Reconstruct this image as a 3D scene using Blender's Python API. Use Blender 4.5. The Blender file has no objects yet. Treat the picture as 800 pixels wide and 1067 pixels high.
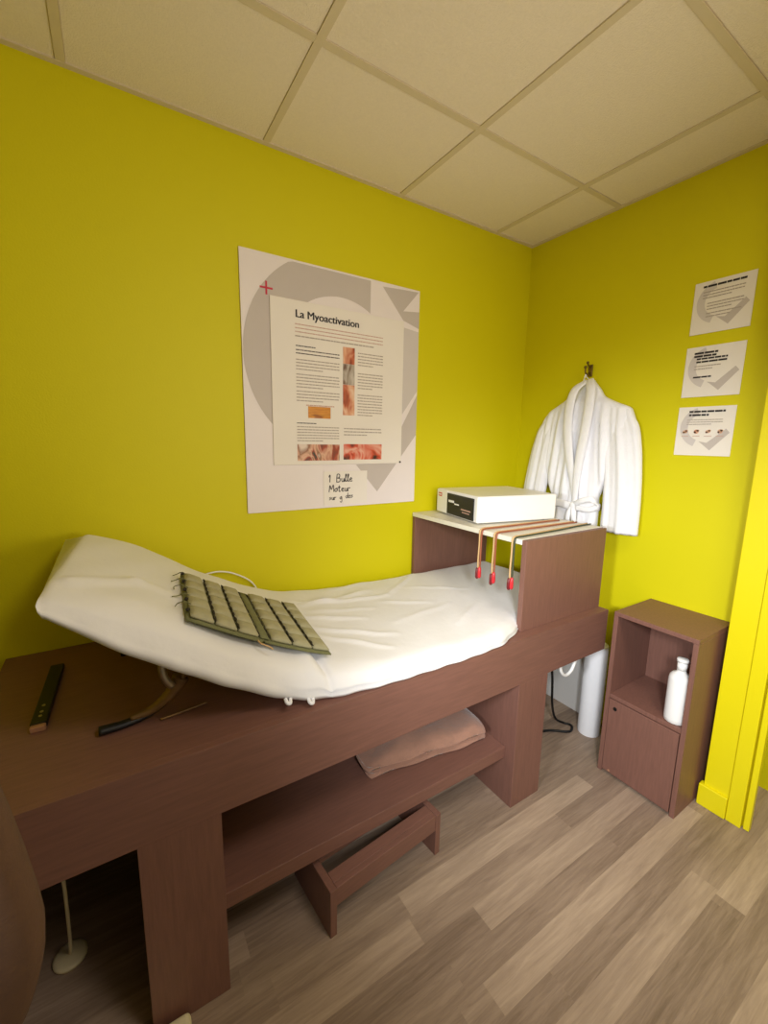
import bpy, bmesh, math, random
from mathutils import Vector, Matrix
PI = math.pi
random.seed(7)
SC = bpy.context.scene
COL = SC.collection
H = 2.502

def lin(c):
    r = []
    for v in c[:3]:
        v = v/255.0
        r.append(v/12.92 if v <= .04045 else ((v+.055)/1.055)**2.4)
    return (r[0], r[1], r[2], 1)

# ------------------------------------------------------------------ materials
def mat(name, col, rough=.6, metal=0, bump=0, bscale=60, var=.0, vscale=8, stretch=(1, 1, 1), spec=.5, emit=0, bstretch=(1, 1, 1), sheen=0):
    m = bpy.data.materials.new(name)
    m.use_nodes = True
    nt = m.node_tree
    b = nt.nodes['Principled BSDF']
    b.inputs['Roughness'].default_value = rough
    b.inputs['Metallic'].default_value = metal
    b.inputs['Specular IOR Level'].default_value = spec
    if sheen:
        b.inputs['Sheen Weight'].default_value = sheen
    c = lin(col)
    b.inputs['Base Color'].default_value = c
    tc = nt.nodes.new('ShaderNodeTexCoord')
    if var:
        mp = nt.nodes.new('ShaderNodeMapping'); mp.inputs['Scale'].default_value = stretch
        nz = nt.nodes.new('ShaderNodeTexNoise'); nz.inputs['Scale'].default_value = vscale
        nz.inputs['Detail'].default_value = 6; nz.inputs['Roughness'].default_value = .65
        cr = nt.nodes.new('ShaderNodeValToRGB')
        cr.color_ramp.elements[0].position = .3; cr.color_ramp.elements[1].position = .7
        cr.color_ramp.elements[0].color = (c[0]*(1-var), c[1]*(1-var), c[2]*(1-var), 1)
        cr.color_ramp.elements[1].color = (min(1, c[0]*(1+var)), min(1, c[1]*(1+var)), min(1, c[2]*(1+var)), 1)
        nt.links.new(tc.outputs['Object'], mp.inputs[0]); nt.links.new(mp.outputs[0], nz.inputs[0])
        nt.links.new(nz.outputs[0], cr.inputs[0]); nt.links.new(cr.outputs[0], b.inputs['Base Color'])
    if bump:
        mp2 = nt.nodes.new('ShaderNodeMapping'); mp2.inputs['Scale'].default_value = bstretch
        n2 = nt.nodes.new('ShaderNodeTexNoise'); n2.inputs['Scale'].default_value = bscale; n2.inputs['Detail'].default_value = 4
        bp = nt.nodes.new('ShaderNodeBump'); bp.inputs['Strength'].default_value = bump; bp.inputs['Distance'].default_value = .004
        nt.links.new(tc.outputs['Object'], mp2.inputs[0]); nt.links.new(mp2.outputs[0], n2.inputs[0])
        nt.links.new(n2.outputs[0], bp.inputs['Height']); nt.links.new(bp.outputs[0], b.inputs['Normal'])
    return m

YEL = (216, 206, 5)
M = {}
M['wall'] = mat('lime_yellow_paint', YEL, .55, bump=.12, bscale=180, spec=.3)
M['gloss_yellow'] = mat('satin_yellow_paint', (232, 216, 8), .38, bump=.04, bscale=40)
M['plain_wall'] = mat('pale_wall_paint', (205, 198, 180), .8)
M['ceil'] = mat('ceiling_tile', (240, 226, 204), .9, bump=.5, bscale=260, var=.03, vscale=120)
M['tbar'] = mat('ceiling_grid_bar', (216, 200, 168), .6, var=.02)
M['wood'] = mat('mauve_brown_laminate', (126, 87, 74), .48, var=.13, vscale=9, stretch=(1, 14, 14), bump=.08, bscale=60, bstretch=(1, 12, 12))
M['wood_v'] = mat('mauve_brown_laminate_upright', (126, 87, 74), .48, var=.13, vscale=9, stretch=(14, 14, 1), bump=.08, bscale=60, bstretch=(12, 12, 1))
M['wood_edge'] = mat('laminate_edge', (134, 94, 78), .5, var=.06, vscale=20)
M['wood_dark'] = mat('shadow_brown_laminate', (104, 72, 64), .5, var=.12, vscale=9, stretch=(1, 14, 14))
M['white_lam'] = mat('white_laminate', (232, 226, 210), .4, var=.02, vscale=30)
M['sheet'] = mat('white_cotton_sheet', (232, 229, 228), .85, bump=.35, bscale=30, var=.015, vscale=5, sheen=.2)
M['robe'] = mat('white_terry_robe', (244, 242, 244), .95, bump=.6, bscale=220, var=.02, vscale=30, sheen=.3)
M['dev_white'] = mat('white_enamel', (244, 242, 238), .35, var=.01)
M['black'] = mat('black_plastic', (14, 13, 14), .5, var=.1, vscale=30)
M['black_panel'] = mat('glossy_black_panel', (20, 20, 23), .5, var=.15, vscale=12)
M['red'] = mat('red_plastic', (205, 40, 48), .35, var=.05)
M['dark_red'] = mat('dark_red_plug', (110, 20, 26), .4, var=.05)
M['copper'] = mat('copper_brown_wire', (150, 82, 52), .45, var=.08, vscale=20)
M['tan_wire'] = mat('tan_wire', (206, 168, 116), .5, var=.05)
M['green_wire'] = mat('dark_green_wire', (62, 66, 44), .5, var=.05)
M['olive'] = mat('olive_grey_pad', (166, 160, 126), .8, var=.08, vscale=50, bump=.25, bscale=150)
M['olive_d'] = mat('olive_backing_cloth', (112, 112, 72), .85, var=.08, vscale=50, bump=.2, bscale=150)
M['stitch'] = mat('dark_stitching', (48, 42, 28), .9, var=.1)
M['towel'] = mat('taupe_fleece', (160, 118, 98), .98, bump=.9, bscale=60, var=.14, vscale=9, sheen=.5)
M['paper'] = mat('warm_white_paper', (240, 232, 222), .7, var=.01)
M['board'] = mat('pale_grey_board', (240, 230, 228), .55, var=.01)
M['grey_print'] = mat('grey_print', (200, 189, 182), .6, var=.02)
M['grey_print_l'] = mat('light_grey_print', (212, 203, 199), .6, var=.02)
M['ink'] = mat('black_ink', (42, 36, 38), .6, var=.05)
M['ink_soft'] = mat('grey_body_ink', (180, 167, 156), .7, var=.05)
M['ink_red'] = mat('pinkish_ink', (204, 164, 148), .7, var=.05)
M['grey_dark'] = mat('dark_grey_ink', (96, 84, 80), .7, var=.05)
M['ink_crim'] = mat('crimson_ink', (200, 30, 58), .5, var=.05)
M['metal'] = mat('brass_metal', (120, 100, 52), .35, metal=.8, var=.1)
M['steel'] = mat('worn_steel', (172, 158, 128), .35, metal=.8, var=.15, vscale=20)
M['strutwood'] = mat('bronze_strut', (122, 92, 52), .45, metal=.3, var=.2, vscale=14)
M['chair'] = mat('brown_upholstery', (94, 66, 46), .9, bump=.2, bscale=240, var=.08, vscale=40)
M['cream'] = mat('cream_plastic', (226, 214, 176), .45, var=.03)
M['white_pl'] = mat('white_plastic', (242, 240, 236), .35, var=.01)
M['roll'] = mat('white_paper_roll', (240, 238, 238), .8, bump=.25, bscale=50, var=.02)
M['tan_end'] = mat('tan_end_cap', (176, 128, 96), .6, var=.05)
M['lumin'] = mat('diffuser', (240, 240, 235), .5, var=.01)
M['frame_alu'] = mat('white_frame', (220, 220, 215), .4, var=.01)

def photo_mat(name, stops, scale, stretch=(1, 1, 1), dist=1.2):
    m = mat(name, (180, 100, 70), .4)
    nt = m.node_tree; b = nt.nodes['Principled BSDF']
    tc = nt.nodes.new('ShaderNodeTexCoord'); mp = nt.nodes.new('ShaderNodeMapping'); mp.inputs['Scale'].default_value = stretch
    nz = nt.nodes.new('ShaderNodeTexNoise'); nz.inputs['Scale'].default_value = scale; nz.inputs['Distortion'].default_value = dist
    nz.inputs['Detail'].default_value = 2
    cr = nt.nodes.new('ShaderNodeValToRGB')
    cr.color_ramp.elements[0].position = .3; cr.color_ramp.elements[0].color = lin(stops[0])
    cr.color_ramp.elements[1].position = .72; cr.color_ramp.elements[1].color = lin(stops[-1])
    for i, s in enumerate(stops[1:-1]):
        e = cr.color_ramp.elements.new(.3+.42*(i+1)/(len(stops)-1)); e.color = lin(s)
    nt.links.new(tc.outputs['Object'], mp.inputs[0]); nt.links.new(mp.outputs[0], nz.inputs[0])
    nt.links.new(nz.outputs[0], cr.inputs[0]); nt.links.new(cr.outputs[0], b.inputs['Base Color'])
    return m
M['ph_skin'] = photo_mat('printed_skin_photo', [(88, 30, 22), (190, 96, 64), (226, 170, 136), (238, 206, 180)], 14, (1, 1, .7))
M['ph_grey'] = photo_mat('printed_grey_photo', [(120, 92, 78), (176, 164, 150), (206, 196, 186)], 22, (2, 1, .5))
M['ph_gold'] = photo_mat('printed_gold_photo', [(150, 80, 20), (220, 150, 50), (196, 120, 40)], 30, (.3, 1, 2))
M['ph_weave'] = photo_mat('printed_hands_photo', [(50, 60, 44), (170, 70, 44), (226, 180, 150), (150, 96, 60), (226, 206, 190)], 9, (1.6, 1, 1), 1.6)
M['ph_face'] = photo_mat('printed_red_photo', [(60, 40, 34), (214, 84, 56), (236, 180, 160), (226, 110, 84)], 11, (1, 1, 1))

# floor : strips with a per-strip tone attribute
def floor_mat():
    m = bpy.data.materials.new('greige_vinyl_planks'); m.use_nodes = True
    nt = m.node_tree; b = nt.nodes['Principled BSDF']; b.inputs['Roughness'].default_value = .5
    at = nt.nodes.new('ShaderNodeAttribute'); at.attribute_name = 'tone'
    tc = nt.nodes.new('ShaderNodeTexCoord')
    mp = nt.nodes.new('ShaderNodeMapping'); mp.inputs['Scale'].default_value = (2.2, 34, 1)
    nz = nt.nodes.new('ShaderNodeTexNoise'); nz.inputs['Scale'].default_value = 2.6; nz.inputs['Detail'].default_value = 8; nz.inputs['Roughness'].default_value = .7
    nz.inputs['Distortion'].default_value = .6
    nt.links.new(tc.outputs['Object'], mp.inputs[0])
    off = nt.nodes.new('ShaderNodeVectorMath'); off.operation = 'ADD'
    sc = nt.nodes.new('ShaderNodeVectorMath'); sc.operation = 'SCALE'; sc.inputs['Scale'].default_value = 37
    nt.links.new(at.outputs['Color'], sc.inputs[0])
    nt.links.new(mp.outputs[0], off.inputs[0]); nt.links.new(sc.outputs[0], off.inputs[1]); nt.links.new(off.outputs[0], nz.inputs[0])
    # broad cloudy variation
    mp2 = nt.nodes.new('ShaderNodeMapping'); mp2.inputs['Scale'].default_value = (1.2, 7, 1)
    n2 = nt.nodes.new('ShaderNodeTexNoise'); n2.inputs['Scale'].default_value = 2.2; n2.inputs['Detail'].default_value = 3
    nt.links.new(tc.outputs['Object'], mp2.inputs[0]); nt.links.new(mp2.outputs[0], n2.inputs[0])
    rgb = nt.nodes.new('ShaderNodeSeparateColor'); nt.links.new(at.outputs['Color'], rgb.inputs[0])
    # value = tone + .5*(grain-.5)+.3*(cloud-.5)
    a1 = nt.nodes.new('ShaderNodeMath'); a1.operation = 'MULTIPLY_ADD'; a1.inputs[1].default_value = 1.0; 
    nt.links.new(nz.outputs[0], a1.inputs[0]); nt.links.new(rgb.outputs[0], a1.inputs[2])
    a2 = nt.nodes.new('ShaderNodeMath'); a2.operation = 'MULTIPLY_ADD'; a2.inputs[1].default_value = .5
    nt.links.new(n2.outputs[0], a2.inputs[0]); nt.links.new(a1.outputs[0], a2.inputs[2])
    a3 = nt.nodes.new('ShaderNodeMath'); a3.operation = 'SUBTRACT'; a3.inputs[1].default_value = .75
    nt.links.new(a2.outputs[0], a3.inputs[0])
    cr = nt.nodes.new('ShaderNodeValToRGB')
    cr.color_ramp.elements[0].position = 0; cr.color_ramp.elements[0].color = lin((104, 84, 68))
    cr.color_ramp.elements[1].position = 1; cr.color_ramp.elements[1].color = lin((192, 168, 144))
    e = cr.color_ramp.elements.new(.45); e.color = lin((150, 128, 109))
    nt.links.new(a3.outputs[0], cr.inputs[0]); nt.links.new(cr.outputs[0], b.inputs['Base Color'])
    bp = nt.nodes.new('ShaderNodeBump'); bp.inputs['Strength'].default_value = .12; bp.inputs['Distance'].default_value = .002
    nt.links.new(nz.outputs[0], bp.inputs['Height']); nt.links.new(bp.outputs[0], b.inputs['Normal'])
    return m
M['floor'] = floor_mat()

# ------------------------------------------------------------------ builders
def tag(o, label=None, cat=None, group=None, kind=None):
    if label: o['label'] = label
    if cat: o['category'] = cat
    if group: o['group'] = group
    if kind: o['kind'] = kind
    return o

def empty(name, loc=(0, 0, 0), rz=0):
    o = bpy.data.objects.new(name, None); COL.objects.link(o)
    o.location = loc; o.rotation_euler = (0, 0, rz); o.empty_display_size = .1
    return o

def link(name, bm, m, parent=None, smooth=False, bevel=0, loc=None, normals=True):
    if normals: bmesh.ops.recalc_face_normals(bm, faces=bm.faces)
    me = bpy.data.meshes.new(name); bm.to_mesh(me); bm.free()
    if smooth:
        for p in me.polygons: p.use_smooth = True
    ms = m if isinstance(m, (list, tuple)) else [m]
    for x in ms: me.materials.append(x)
    o = bpy.data.objects.new(name, me); COL.objects.link(o)
    if loc: o.location = loc
    if parent is not None:
        o.parent = parent
    if bevel:
        md = o.modifiers.new('bevel', 'BEVEL'); md.width = bevel; md.segments = 3; md.limit_method = 'ANGLE'; md.angle_limit = .6
    return o

def box(bm, x0, x1, y0, y1, z0, z1, mi=0):
    vs = [bm.verts.new(c) for c in [(x0, y0, z0), (x1, y0, z0), (x1, y1, z0), (x0, y1, z0), (x0, y0, z1), (x1, y0, z1), (x1, y1, z1), (x0, y1, z1)]]
    for f in [(0, 3, 2, 1), (4, 5, 6, 7), (0, 1, 5, 4), (1, 2, 6, 5), (2, 3, 7, 6), (3, 0, 4, 7)]:
        bm.faces.new([vs[i] for i in f]).material_index = mi

def B(name, m, parent, *args, bevel=.0015, off=(0, 0, 0)):
    bm = bmesh.new()
    for a in args:
        box(bm, a[0]-off[0], a[1]-off[0], a[2]-off[1], a[3]-off[1], a[4]-off[2], a[5]-off[2])
    return link(name, bm, m, parent, bevel=bevel)

def catmull(pts, n=8):
    pts = [Vector(p) for p in pts]
    if len(pts) < 3: return pts
    P = [2*pts[0]-pts[1]]+pts+[2*pts[-1]-pts[-2]]
    out = []
    for i in range(1, len(P)-2):
        for k in range(n):
            t = k/n
            a, b, c, d = P[i-1], P[i], P[i+1], P[i+2]
            out.append(.5*((2*b)+(c-a)*t+(2*a-5*b+4*c-d)*t*t+(3*b-a-3*c+d)*t**3))
    out.append(pts[-1]); return out

def tube(bm, pts, r, seg=8, n=8, flat=None, taper=None, smoothp=True, cap=True):
    """swept tube; r radius or (ra, rb) ellipse with ra along the 'flat' vector"""
    P = catmull(pts, n) if smoothp else [Vector(p) for p in pts]
    rings = []
    up = Vector(flat) if flat else Vector((0, 0, 1))
    for i, p in enumerate(P):
        t = (P[min(i+1, len(P)-1)]-P[max(i-1, 0)]).normalized()
        a = up - t*up.dot(t)
        if a.length < 1e-3: a = Vector((1, 0, 0)) - t*t.x
        if a.length < 1e-3: a = Vector((0, 1, 0))
        a.normalize(); b = t.cross(a).normalized()
        if not flat: up = a
        k = taper(i/(len(P)-1)) if taper else 1
        ra, rb = (r if isinstance(r, tuple) else (r, r))
        rings.append([bm.verts.new(p+a*math.cos(2*PI*j/seg)*ra*k+b*math.sin(2*PI*j/seg)*rb*k) for j in range(seg)])
    for i in range(len(rings)-1):
        for j in range(seg):
            bm.faces.new([rings[i][j], rings[i][(j+1) % seg], rings[i+1][(j+1) % seg], rings[i+1][j]])
    if cap:
        bm.faces.new(rings[0][::-1]); bm.faces.new(rings[-1])

def lathe(bm, prof, c=(0, 0, 0), seg=32):
    rings = []
    for r, z in prof:
        rings.append([bm.verts.new((c[0]+r*math.cos(2*PI*j/seg), c[1]+r*math.sin(2*PI*j/seg), c[2]+z)) for j in range(seg)])
    for i in range(len(rings)-1):
        for j in range(seg):
            bm.faces.new([rings[i][j], rings[i][(j+1) % seg], rings[i+1][(j+1) % seg], rings[i+1][j]])
    bm.faces.new(rings[0][::-1]); bm.faces.new(rings[-1])

def sstep(a, b, x):
    t = max(0, min(1, (x-a)/(b-a))); return t*t*(3-2*t)
def interp(tab, x):
    if x <= tab[0][0]: return tab[0][1]
    for (a, b), (c, d) in zip(tab, tab[1:]):
        if x <= c: return b+(d-b)*(x-a)/(c-a)
    return tab[-1][1]
def smooth_interp(tab, x, w):
    return sum(interp(tab, x+w*k/3) for k in range(-3, 4))/7

# ------------------------------------------------------------------ room shell
XL, YN, XR = -4.3, -2.4, .2
DY0, DY1 = -2.2, -1.1
def slab(name, m, *a, bevel=0):
    o = B(name, m, None, *a, bevel=bevel); tag(o, kind='structure'); return o

# floor
bm = bmesh.new(); tone = []
rows = range(-32, 14)
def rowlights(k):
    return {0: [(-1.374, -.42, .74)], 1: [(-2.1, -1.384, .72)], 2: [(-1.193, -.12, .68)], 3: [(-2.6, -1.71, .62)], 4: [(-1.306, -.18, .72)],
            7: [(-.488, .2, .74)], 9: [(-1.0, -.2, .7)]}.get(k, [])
for k in rows:
    y1 = -.80-.0775*k; y0 = y1-.0775
    rnd = random.Random(k*13+5)
    cuts = []; x = XL-.2-rnd.random()
    while x < XR+.3:
        L = .75+rnd.random()*.5
        tn = rnd.choice([.32, .4, .45, .5, .42, .36, .62])
        cuts.append((x, x+L, tn)); x += L
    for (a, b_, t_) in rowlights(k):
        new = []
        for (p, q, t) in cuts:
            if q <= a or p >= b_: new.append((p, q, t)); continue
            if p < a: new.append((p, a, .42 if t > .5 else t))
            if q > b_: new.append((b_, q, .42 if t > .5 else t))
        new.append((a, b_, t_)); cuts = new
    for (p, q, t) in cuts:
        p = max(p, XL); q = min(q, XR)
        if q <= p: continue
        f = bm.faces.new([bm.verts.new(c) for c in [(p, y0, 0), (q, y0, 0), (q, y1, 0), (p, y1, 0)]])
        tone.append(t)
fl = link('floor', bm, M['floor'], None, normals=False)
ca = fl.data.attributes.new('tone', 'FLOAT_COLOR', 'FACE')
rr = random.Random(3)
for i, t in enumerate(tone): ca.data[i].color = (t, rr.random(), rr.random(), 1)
tag(fl, kind='structure')

slab('wall_back', M['wall'], (XL, XR+.1, 0, .1, 0, H+.1))
slab('wall_right', M['wall'], (0, .1, -1.15, 0, 0, H+.1))
slab('wall_right_recess', M['wall'], (XR, XR+.1, YN, -1.05, 0, H+.1), (.1, XR+.1, -1.10, -1.05, 0, H+.1))
# near wall just behind the camera; unseen left wall, its doorway and lobby window added to shape the light
YD, XP = -2.35, -2.72
slab('wall_front', M['plain_wall'], (XL-.1, XR+.1, YN-.1, YN, 0, H+.1))
slab('wall_left', M['wall'], (XP-.08, XP, DY1, 0, 0, H+.1), (XP-.08, XP, YN, DY0, 0, H+.1), (XP-.08, XP, DY0, DY1, 2.05, H+.1))
WY0, WY1, WZ0, WZ1 = -2.35, -.9, .5, 2.0
slab('wall_lobby_added', M['plain_wall'], (XL-.1, XL, YN, WY0, 0, H+.1), (XL-.1, XL, WY1, .1, 0, H+.1),
     (XL-.1, XL, WY0, WY1, 0, WZ0), (XL-.1, XL, WY0, WY1, WZ1, H+.1))
bm = bmesh.new()
for a in [(WY0, WY1, WZ0, WZ0+.05), (WY0, WY1, WZ1-.05, WZ1), (WY0, WY0+.05, WZ0+.05, WZ1-.05), (WY1-.05, WY1, WZ0+.05, WZ1-.05), ((WY0+WY1)/2-.025, (WY0+WY1)/2+.025, WZ0+.05, WZ1-.05)]:
    box(bm, XL-.08, XL-.03, a[0], a[1], a[2], a[3])
wf = link('window_added_1', bm, M['frame_alu']); tag(wf, kind='structure')

# ceiling tiles + grid
bm = bmesh.new()
gx = [-.287-.6*k for k in range(0, 7)]; gy = [-.492-.6*k for k in range(0, 4)]
xs = [XR]+gx+[XL]; ys = [0]+gy+[YN]
for i in range(len(xs)-1):
    for j in range(len(ys)-1):
        x1, x0 = xs[i]-.012, xs[i+1]+.012; y1, y0 = ys[j]-.012, ys[j+1]+.012
        if x1 > x0 and y1 > y0: box(bm, x0, x1, y0, y1, H+.004, H+.024)
cl = link('ceiling', bm, M['ceil'], bevel=.002); tag(cl, kind='structure')
bm = bmesh.new()
for x in gx: box(bm, x-.012, x+.012, YN, 0, H, H+.03)
for y in gy: box(bm, XL, XR, y-.012, y+.012, H+.0005, H+.03)
box(bm, XL, XR, -.02, 0, H-.001, H+.03); box(bm, -.02, 0, -1.29, 0, H-.0015, H+.03)
box(bm, XL-.1, XR+.1, YN, 0.05, H+.03, H+.08)
tb = link('trim_ceiling_grid', bm, M['tbar']); tag(tb, kind='structure')

# white board on the lower right wall, yellow pilaster and door frame
slab('trim_1', M['white_pl'], (-.014, 0, -.566, 0, 0, .56), bevel=.002)
slab('trim_2', M['gloss_yellow'], (-.120, -.09, -1.238, -1.156, 0, H), (-.0899, 0, -1.17, -1.1505, 0, H), bevel=.002)
slab('trim_3', M['gloss_yellow'], (-.128, -.09, -1.288, -1.240, 0, H), bevel=.003)
slab('trim_4', M['gloss_yellow'], (-.121, -.098, -1.312, -1.294, .003, H), (-.105, -.09, -1.2945, -1.2885, 0, H), bevel=.002)
slab('baseboard_right', M['gloss_yellow'], (-.134, -.1, -1.239, -1.143, 0, .092), bevel=.004)

# ------------------------------------------------------------------ bench
BY, BZ, BX = -.767, .721, -.248
bench = empty('treatment_bench', (-1.3, -.4, 0))
tag(bench, 'long mauve-brown laminate bench with deep apron and lower shelf along the yellow wall', 'bench')
def P_(name, m, parent, *a, bevel=.0015):
    o = B(name, m, None, *a, bevel=bevel); o.parent = parent
    o.matrix_parent_inverse = Matrix.Translation(-parent.location) if parent.rotation_euler.z == 0 else parent_inv(parent)
    return o
def parent_inv(p):
    return (Matrix.Translation(p.location) @ p.rotation_euler.to_matrix().to_4x4()).inverted()
def adopt(o, p):
    o.parent = p
    # world pos of parent (only top-level parents are moved)
    o.matrix_parent_inverse = parent_inv(p)
    return o
P_('bench_top', M['wood'], bench, (-2.385, BX, BY+.020, -.004, BZ-.03, BZ), bevel=.0003)
P_('front_apron', M['wood'], bench, (-2.385, BX, BY, BY+.02, .536, BZ), bevel=.0005)
P_('end_panel', M['wood'], bench, (BX-.02, BX, BY+.0205, -.03, .536, BZ-.0305))
P_('end_panel', M['wood'], bench, (-2.385, -2.365, BY+.0205, -.004, .0, BZ-.0305))
P_('leg', M['wood_v'], bench, (-2.063, -1.884, BY+.001, -.10, 0, .5355), (-2.06, -1.887, BY+.0205, -.10, .5355, BZ-.031))
P_('leg', M['wood_v'], bench, (-.808, -.640, BY+.001, -.10, 0, .5355), (-.805, -.643, BY+.0205, -.10, .5355, BZ-.031))
P_('lower_shelf', M['wood'], bench, (-1.883, -.809, -.722, -.10, .198, .246))

# raised bridge shelf at the right end
hb = empty('bridge_shelf', (-.51, -.36, BZ)); HZ = 1.081
tag(hb, 'brown bridge-shaped shelf unit with white top straddling the bench end', 'shelf unit')
P_('side_panel', M['wood_v'], hb, (-.770, -.249, -.722, -.700, BZ, HZ-.001))
P_('side_panel', M['wood_v'], hb, (-.770, -.249, -.026, -.006, BZ, HZ-.021))
P_('shelf_top', M['white_lam'], hb, (-.772, -.247, -.6995, -.006, HZ-.020, HZ))

# ------------------------------------------------------------------ mattress
TOPB = [(-2.2, 1.128), (-2.137, 1.118), (-1.974, 1.05), (-1.822, .958), (-1.686, .887), (-1.573, .836), (-1.45, .803), (-1.3, .784), (-1.1, .776), (-.79, .772), (-.3, .772)]
TOPF = [(-2.2, 1.135), (-2.15, 1.12), (-2.0, 1.045), (-1.9, .98), (-1.8, .915), (-1.7, .862), (-1.6, .818), (-1.5, .79), (-1.35, .775), (-1.1, .770), (-.8, .768), (-.3, .768)]
BOT = [(-2.2, 1.095), (-2.165, 1.066), (-2.10, 1.012), (-2.037, .962), (-1.86, .842), (-1.72, .762), (-1.64, .735), (-1.55, .7235), (-1.4, .722), (-.3, .722)]
YF = [(-2.2, -.70), (-2.1, -.715), (-1.9, -.72), (-1.7, -.725), (-1.55, -.745), (-1.4, -.762), (-1.1, -.772), (-.92, -.765), (-.80, -.720), (-.755, -.693), (-.3, -.690)]
def surf(x, y):
    """top surface height of the mattress"""
    t = max(0, min(1, -y/.7))
    zb, zf = smooth_interp(TOPB, x, .04), smooth_interp(TOPF, x, .04)
    return zb+(zf-zb)*t
def seg_dist(px, py, a, b):
    ax, ay = a; bx_, by_ = b; dx, dy = bx_-ax, by_-ay
    L = dx*dx+dy*dy; t = max(0, min(1, ((px-ax)*dx+(py-ay)*dy)/L))
    return math.hypot(px-ax-t*dx, py-ay-t*dy), t
RIDGES = [((-1.50, -.20), (-1.08, -.25), .012, .010), ((-1.08, -.25), (-.80, -.06), .011, .008), ((-1.48, -.24), (-1.12, -.16), .014, .010),
          ((-1.50, -.35), (-1.28, -.42), .011, .009), ((-1.50, -.45), (-1.25, -.58), .012, .010), ((-1.50, -.52), (-1.32, -.66), .012, .009),
          ((-1.15, -.30), (-.95, -.40), .012, .006), ((-1.2, -.5), (-.9, -.45), .015, .005), ((-1.0, -.62), (-.78, -.5), .012, .005),
          ((-.95, -.2), (-.7, -.35), .015, .005), ((-1.3, -.10), (-1.0, -.05), .015, .006), ((-1.45, -.3), (-1.2, -.34), .01, .007)]
def wrinkle(x, y):
    z = 0
    for a, b_, w, h in RIDGES:
        d, t = seg_dist(x, y, a, b_)
        z += h*math.exp(-(d/w)**2)*math.sin(PI*min(1, max(0, .12+.76*t)))
    # V shaped groove where the raised section folds over the flat one
    for a, b_, w, h in [((-1.60, -.40), (-1.575, -.80), .010, -.020), ((-1.632, -.40), (-1.615, -.80), .02, .010), ((-2.15, -.60), (-2.02, -.48), .02, .010), ((-2.02, -.48), (-1.9, -.5), .03, .006)]:
        d, t = seg_dist(x, y, a, b_)
        z += h*math.exp(-(d/w)**2)
    z += .0022*math.sin(17*x+9*y)*math.sin(11*y-6*x)+.0013*math.sin(41*x-23*y+2)
    return z
NU, = (260,)
x0, x1 = -2.178, -.30
bm = bmesh.new(); rings = []
for i in range(NU+1):
    s = i/NU; x = x0+(x1-x0)*s
    yf = smooth_interp(YF, x, .03); yb = -.028-.03*sstep(-2.0, -2.2, x)
    bot = smooth_interp(BOT, x, .02)
    ring = []
    NT, NS = 64, 12
    # round-over at the two long edges
    rf = .10+.0*s if x < -1.6 else .10-.045*sstep(-1.6, -1.35, x)
    for j in range(NT+1):
        t = j/NT; y = yb+(yf-yb)*t
        df = abs(y-yf); db = abs(y-yb)
        z = surf(x, y)
        th = z-bot
        q = 1.0
        if df < rf: q = min(q, math.sqrt(max(0, 1-((rf-df)/rf)**2)))
        rbk = .05
        if db < rbk: q = min(q, math.sqrt(max(0, 1-((rbk-db)/rbk)**2)))
        zz = bot+.012+(th-.012)*(.30*(1 if q > 0 else 1)+.70*q) if True else z
        if q >= 1: zz = z
        zz += wrinkle(x, y)*max(q, .55)
        # left end rounding
        xe = x+.05*(1-t)*sstep(-1.85, -2.17, x)
        ring.append(bm.verts.new((xe, y, zz)))
    # front hem lip (slight bulge) then underside
    fz = ring[-1].co.z
    for k in range(1, 6):
        a = k/5; ring.append(bm.verts.new((x, yf-.009*math.sin(PI*a)-.002*math.sin(60*x)+(.010 if k == 2 else 0)*sstep(-1.75, -1.6, x), fz+(bot-fz)*a)))
    for k in range(1, NS):
        a = k/NS; ring.append(bm.verts.new((x, yf+.006+(yb-yf-.012)*a, bot+.0005)))
    ring.append(bm.verts.new((x, yb, bot+.003)))
    rings.append(ring)
n = len(rings[0])
for i in range(NU):
    for j in range(n):
        bm.faces.new([rings[i][j], rings[i][(j+1) % n], rings[i+1][(j+1) % n], rings[i+1][j]])
# rounded end caps: shrink rings
def capend(ring, dx):
    c = sum((v.co for v in ring), Vector())/len(ring); prev = ring
    for k in range(1, 4):
        a = k/3; f = 1-.06*a*a
        nr = [bm.verts.new((v.co.x+dx*math.sin(a*PI/2), c.y+(v.co.y-c.y)*(1-.012*a*a), c.z+(v.co.z-c.z)*(math.cos(a*PI/2*.86)))) for v in ring]
        for j in range(n): bm.faces.new([prev[j], prev[(j+1) % n], nr[(j+1) % n], nr[j]])
        prev = nr
    bm.faces.new(prev)
capend(rings[0], -.014); capend(rings[-1], .012)
mt = empty('mattress', (-1.25, -.4, BZ))
tag(mt, 'white sheet-covered mattress on the bench, its left end raised', 'mattress')
adopt(link('fitted_sheet', bm, M['sheet'], smooth=True), mt)
for x, dy, dz in ((-1.705, 0, 0), (-1.645, -.010, -.014)):
    bm = bmesh.new()
    tube(bm, [(x, -.728+dy, .760+dz), (x+.002, -.738+dy, .752+dz), (x+.010, -.738+dy, .749+dz), (x+.014, -.728+dy, .756+dz)], .005, 10)
    adopt(link('hem_loop', bm, M['sheet'], smooth=True), mt)

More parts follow.
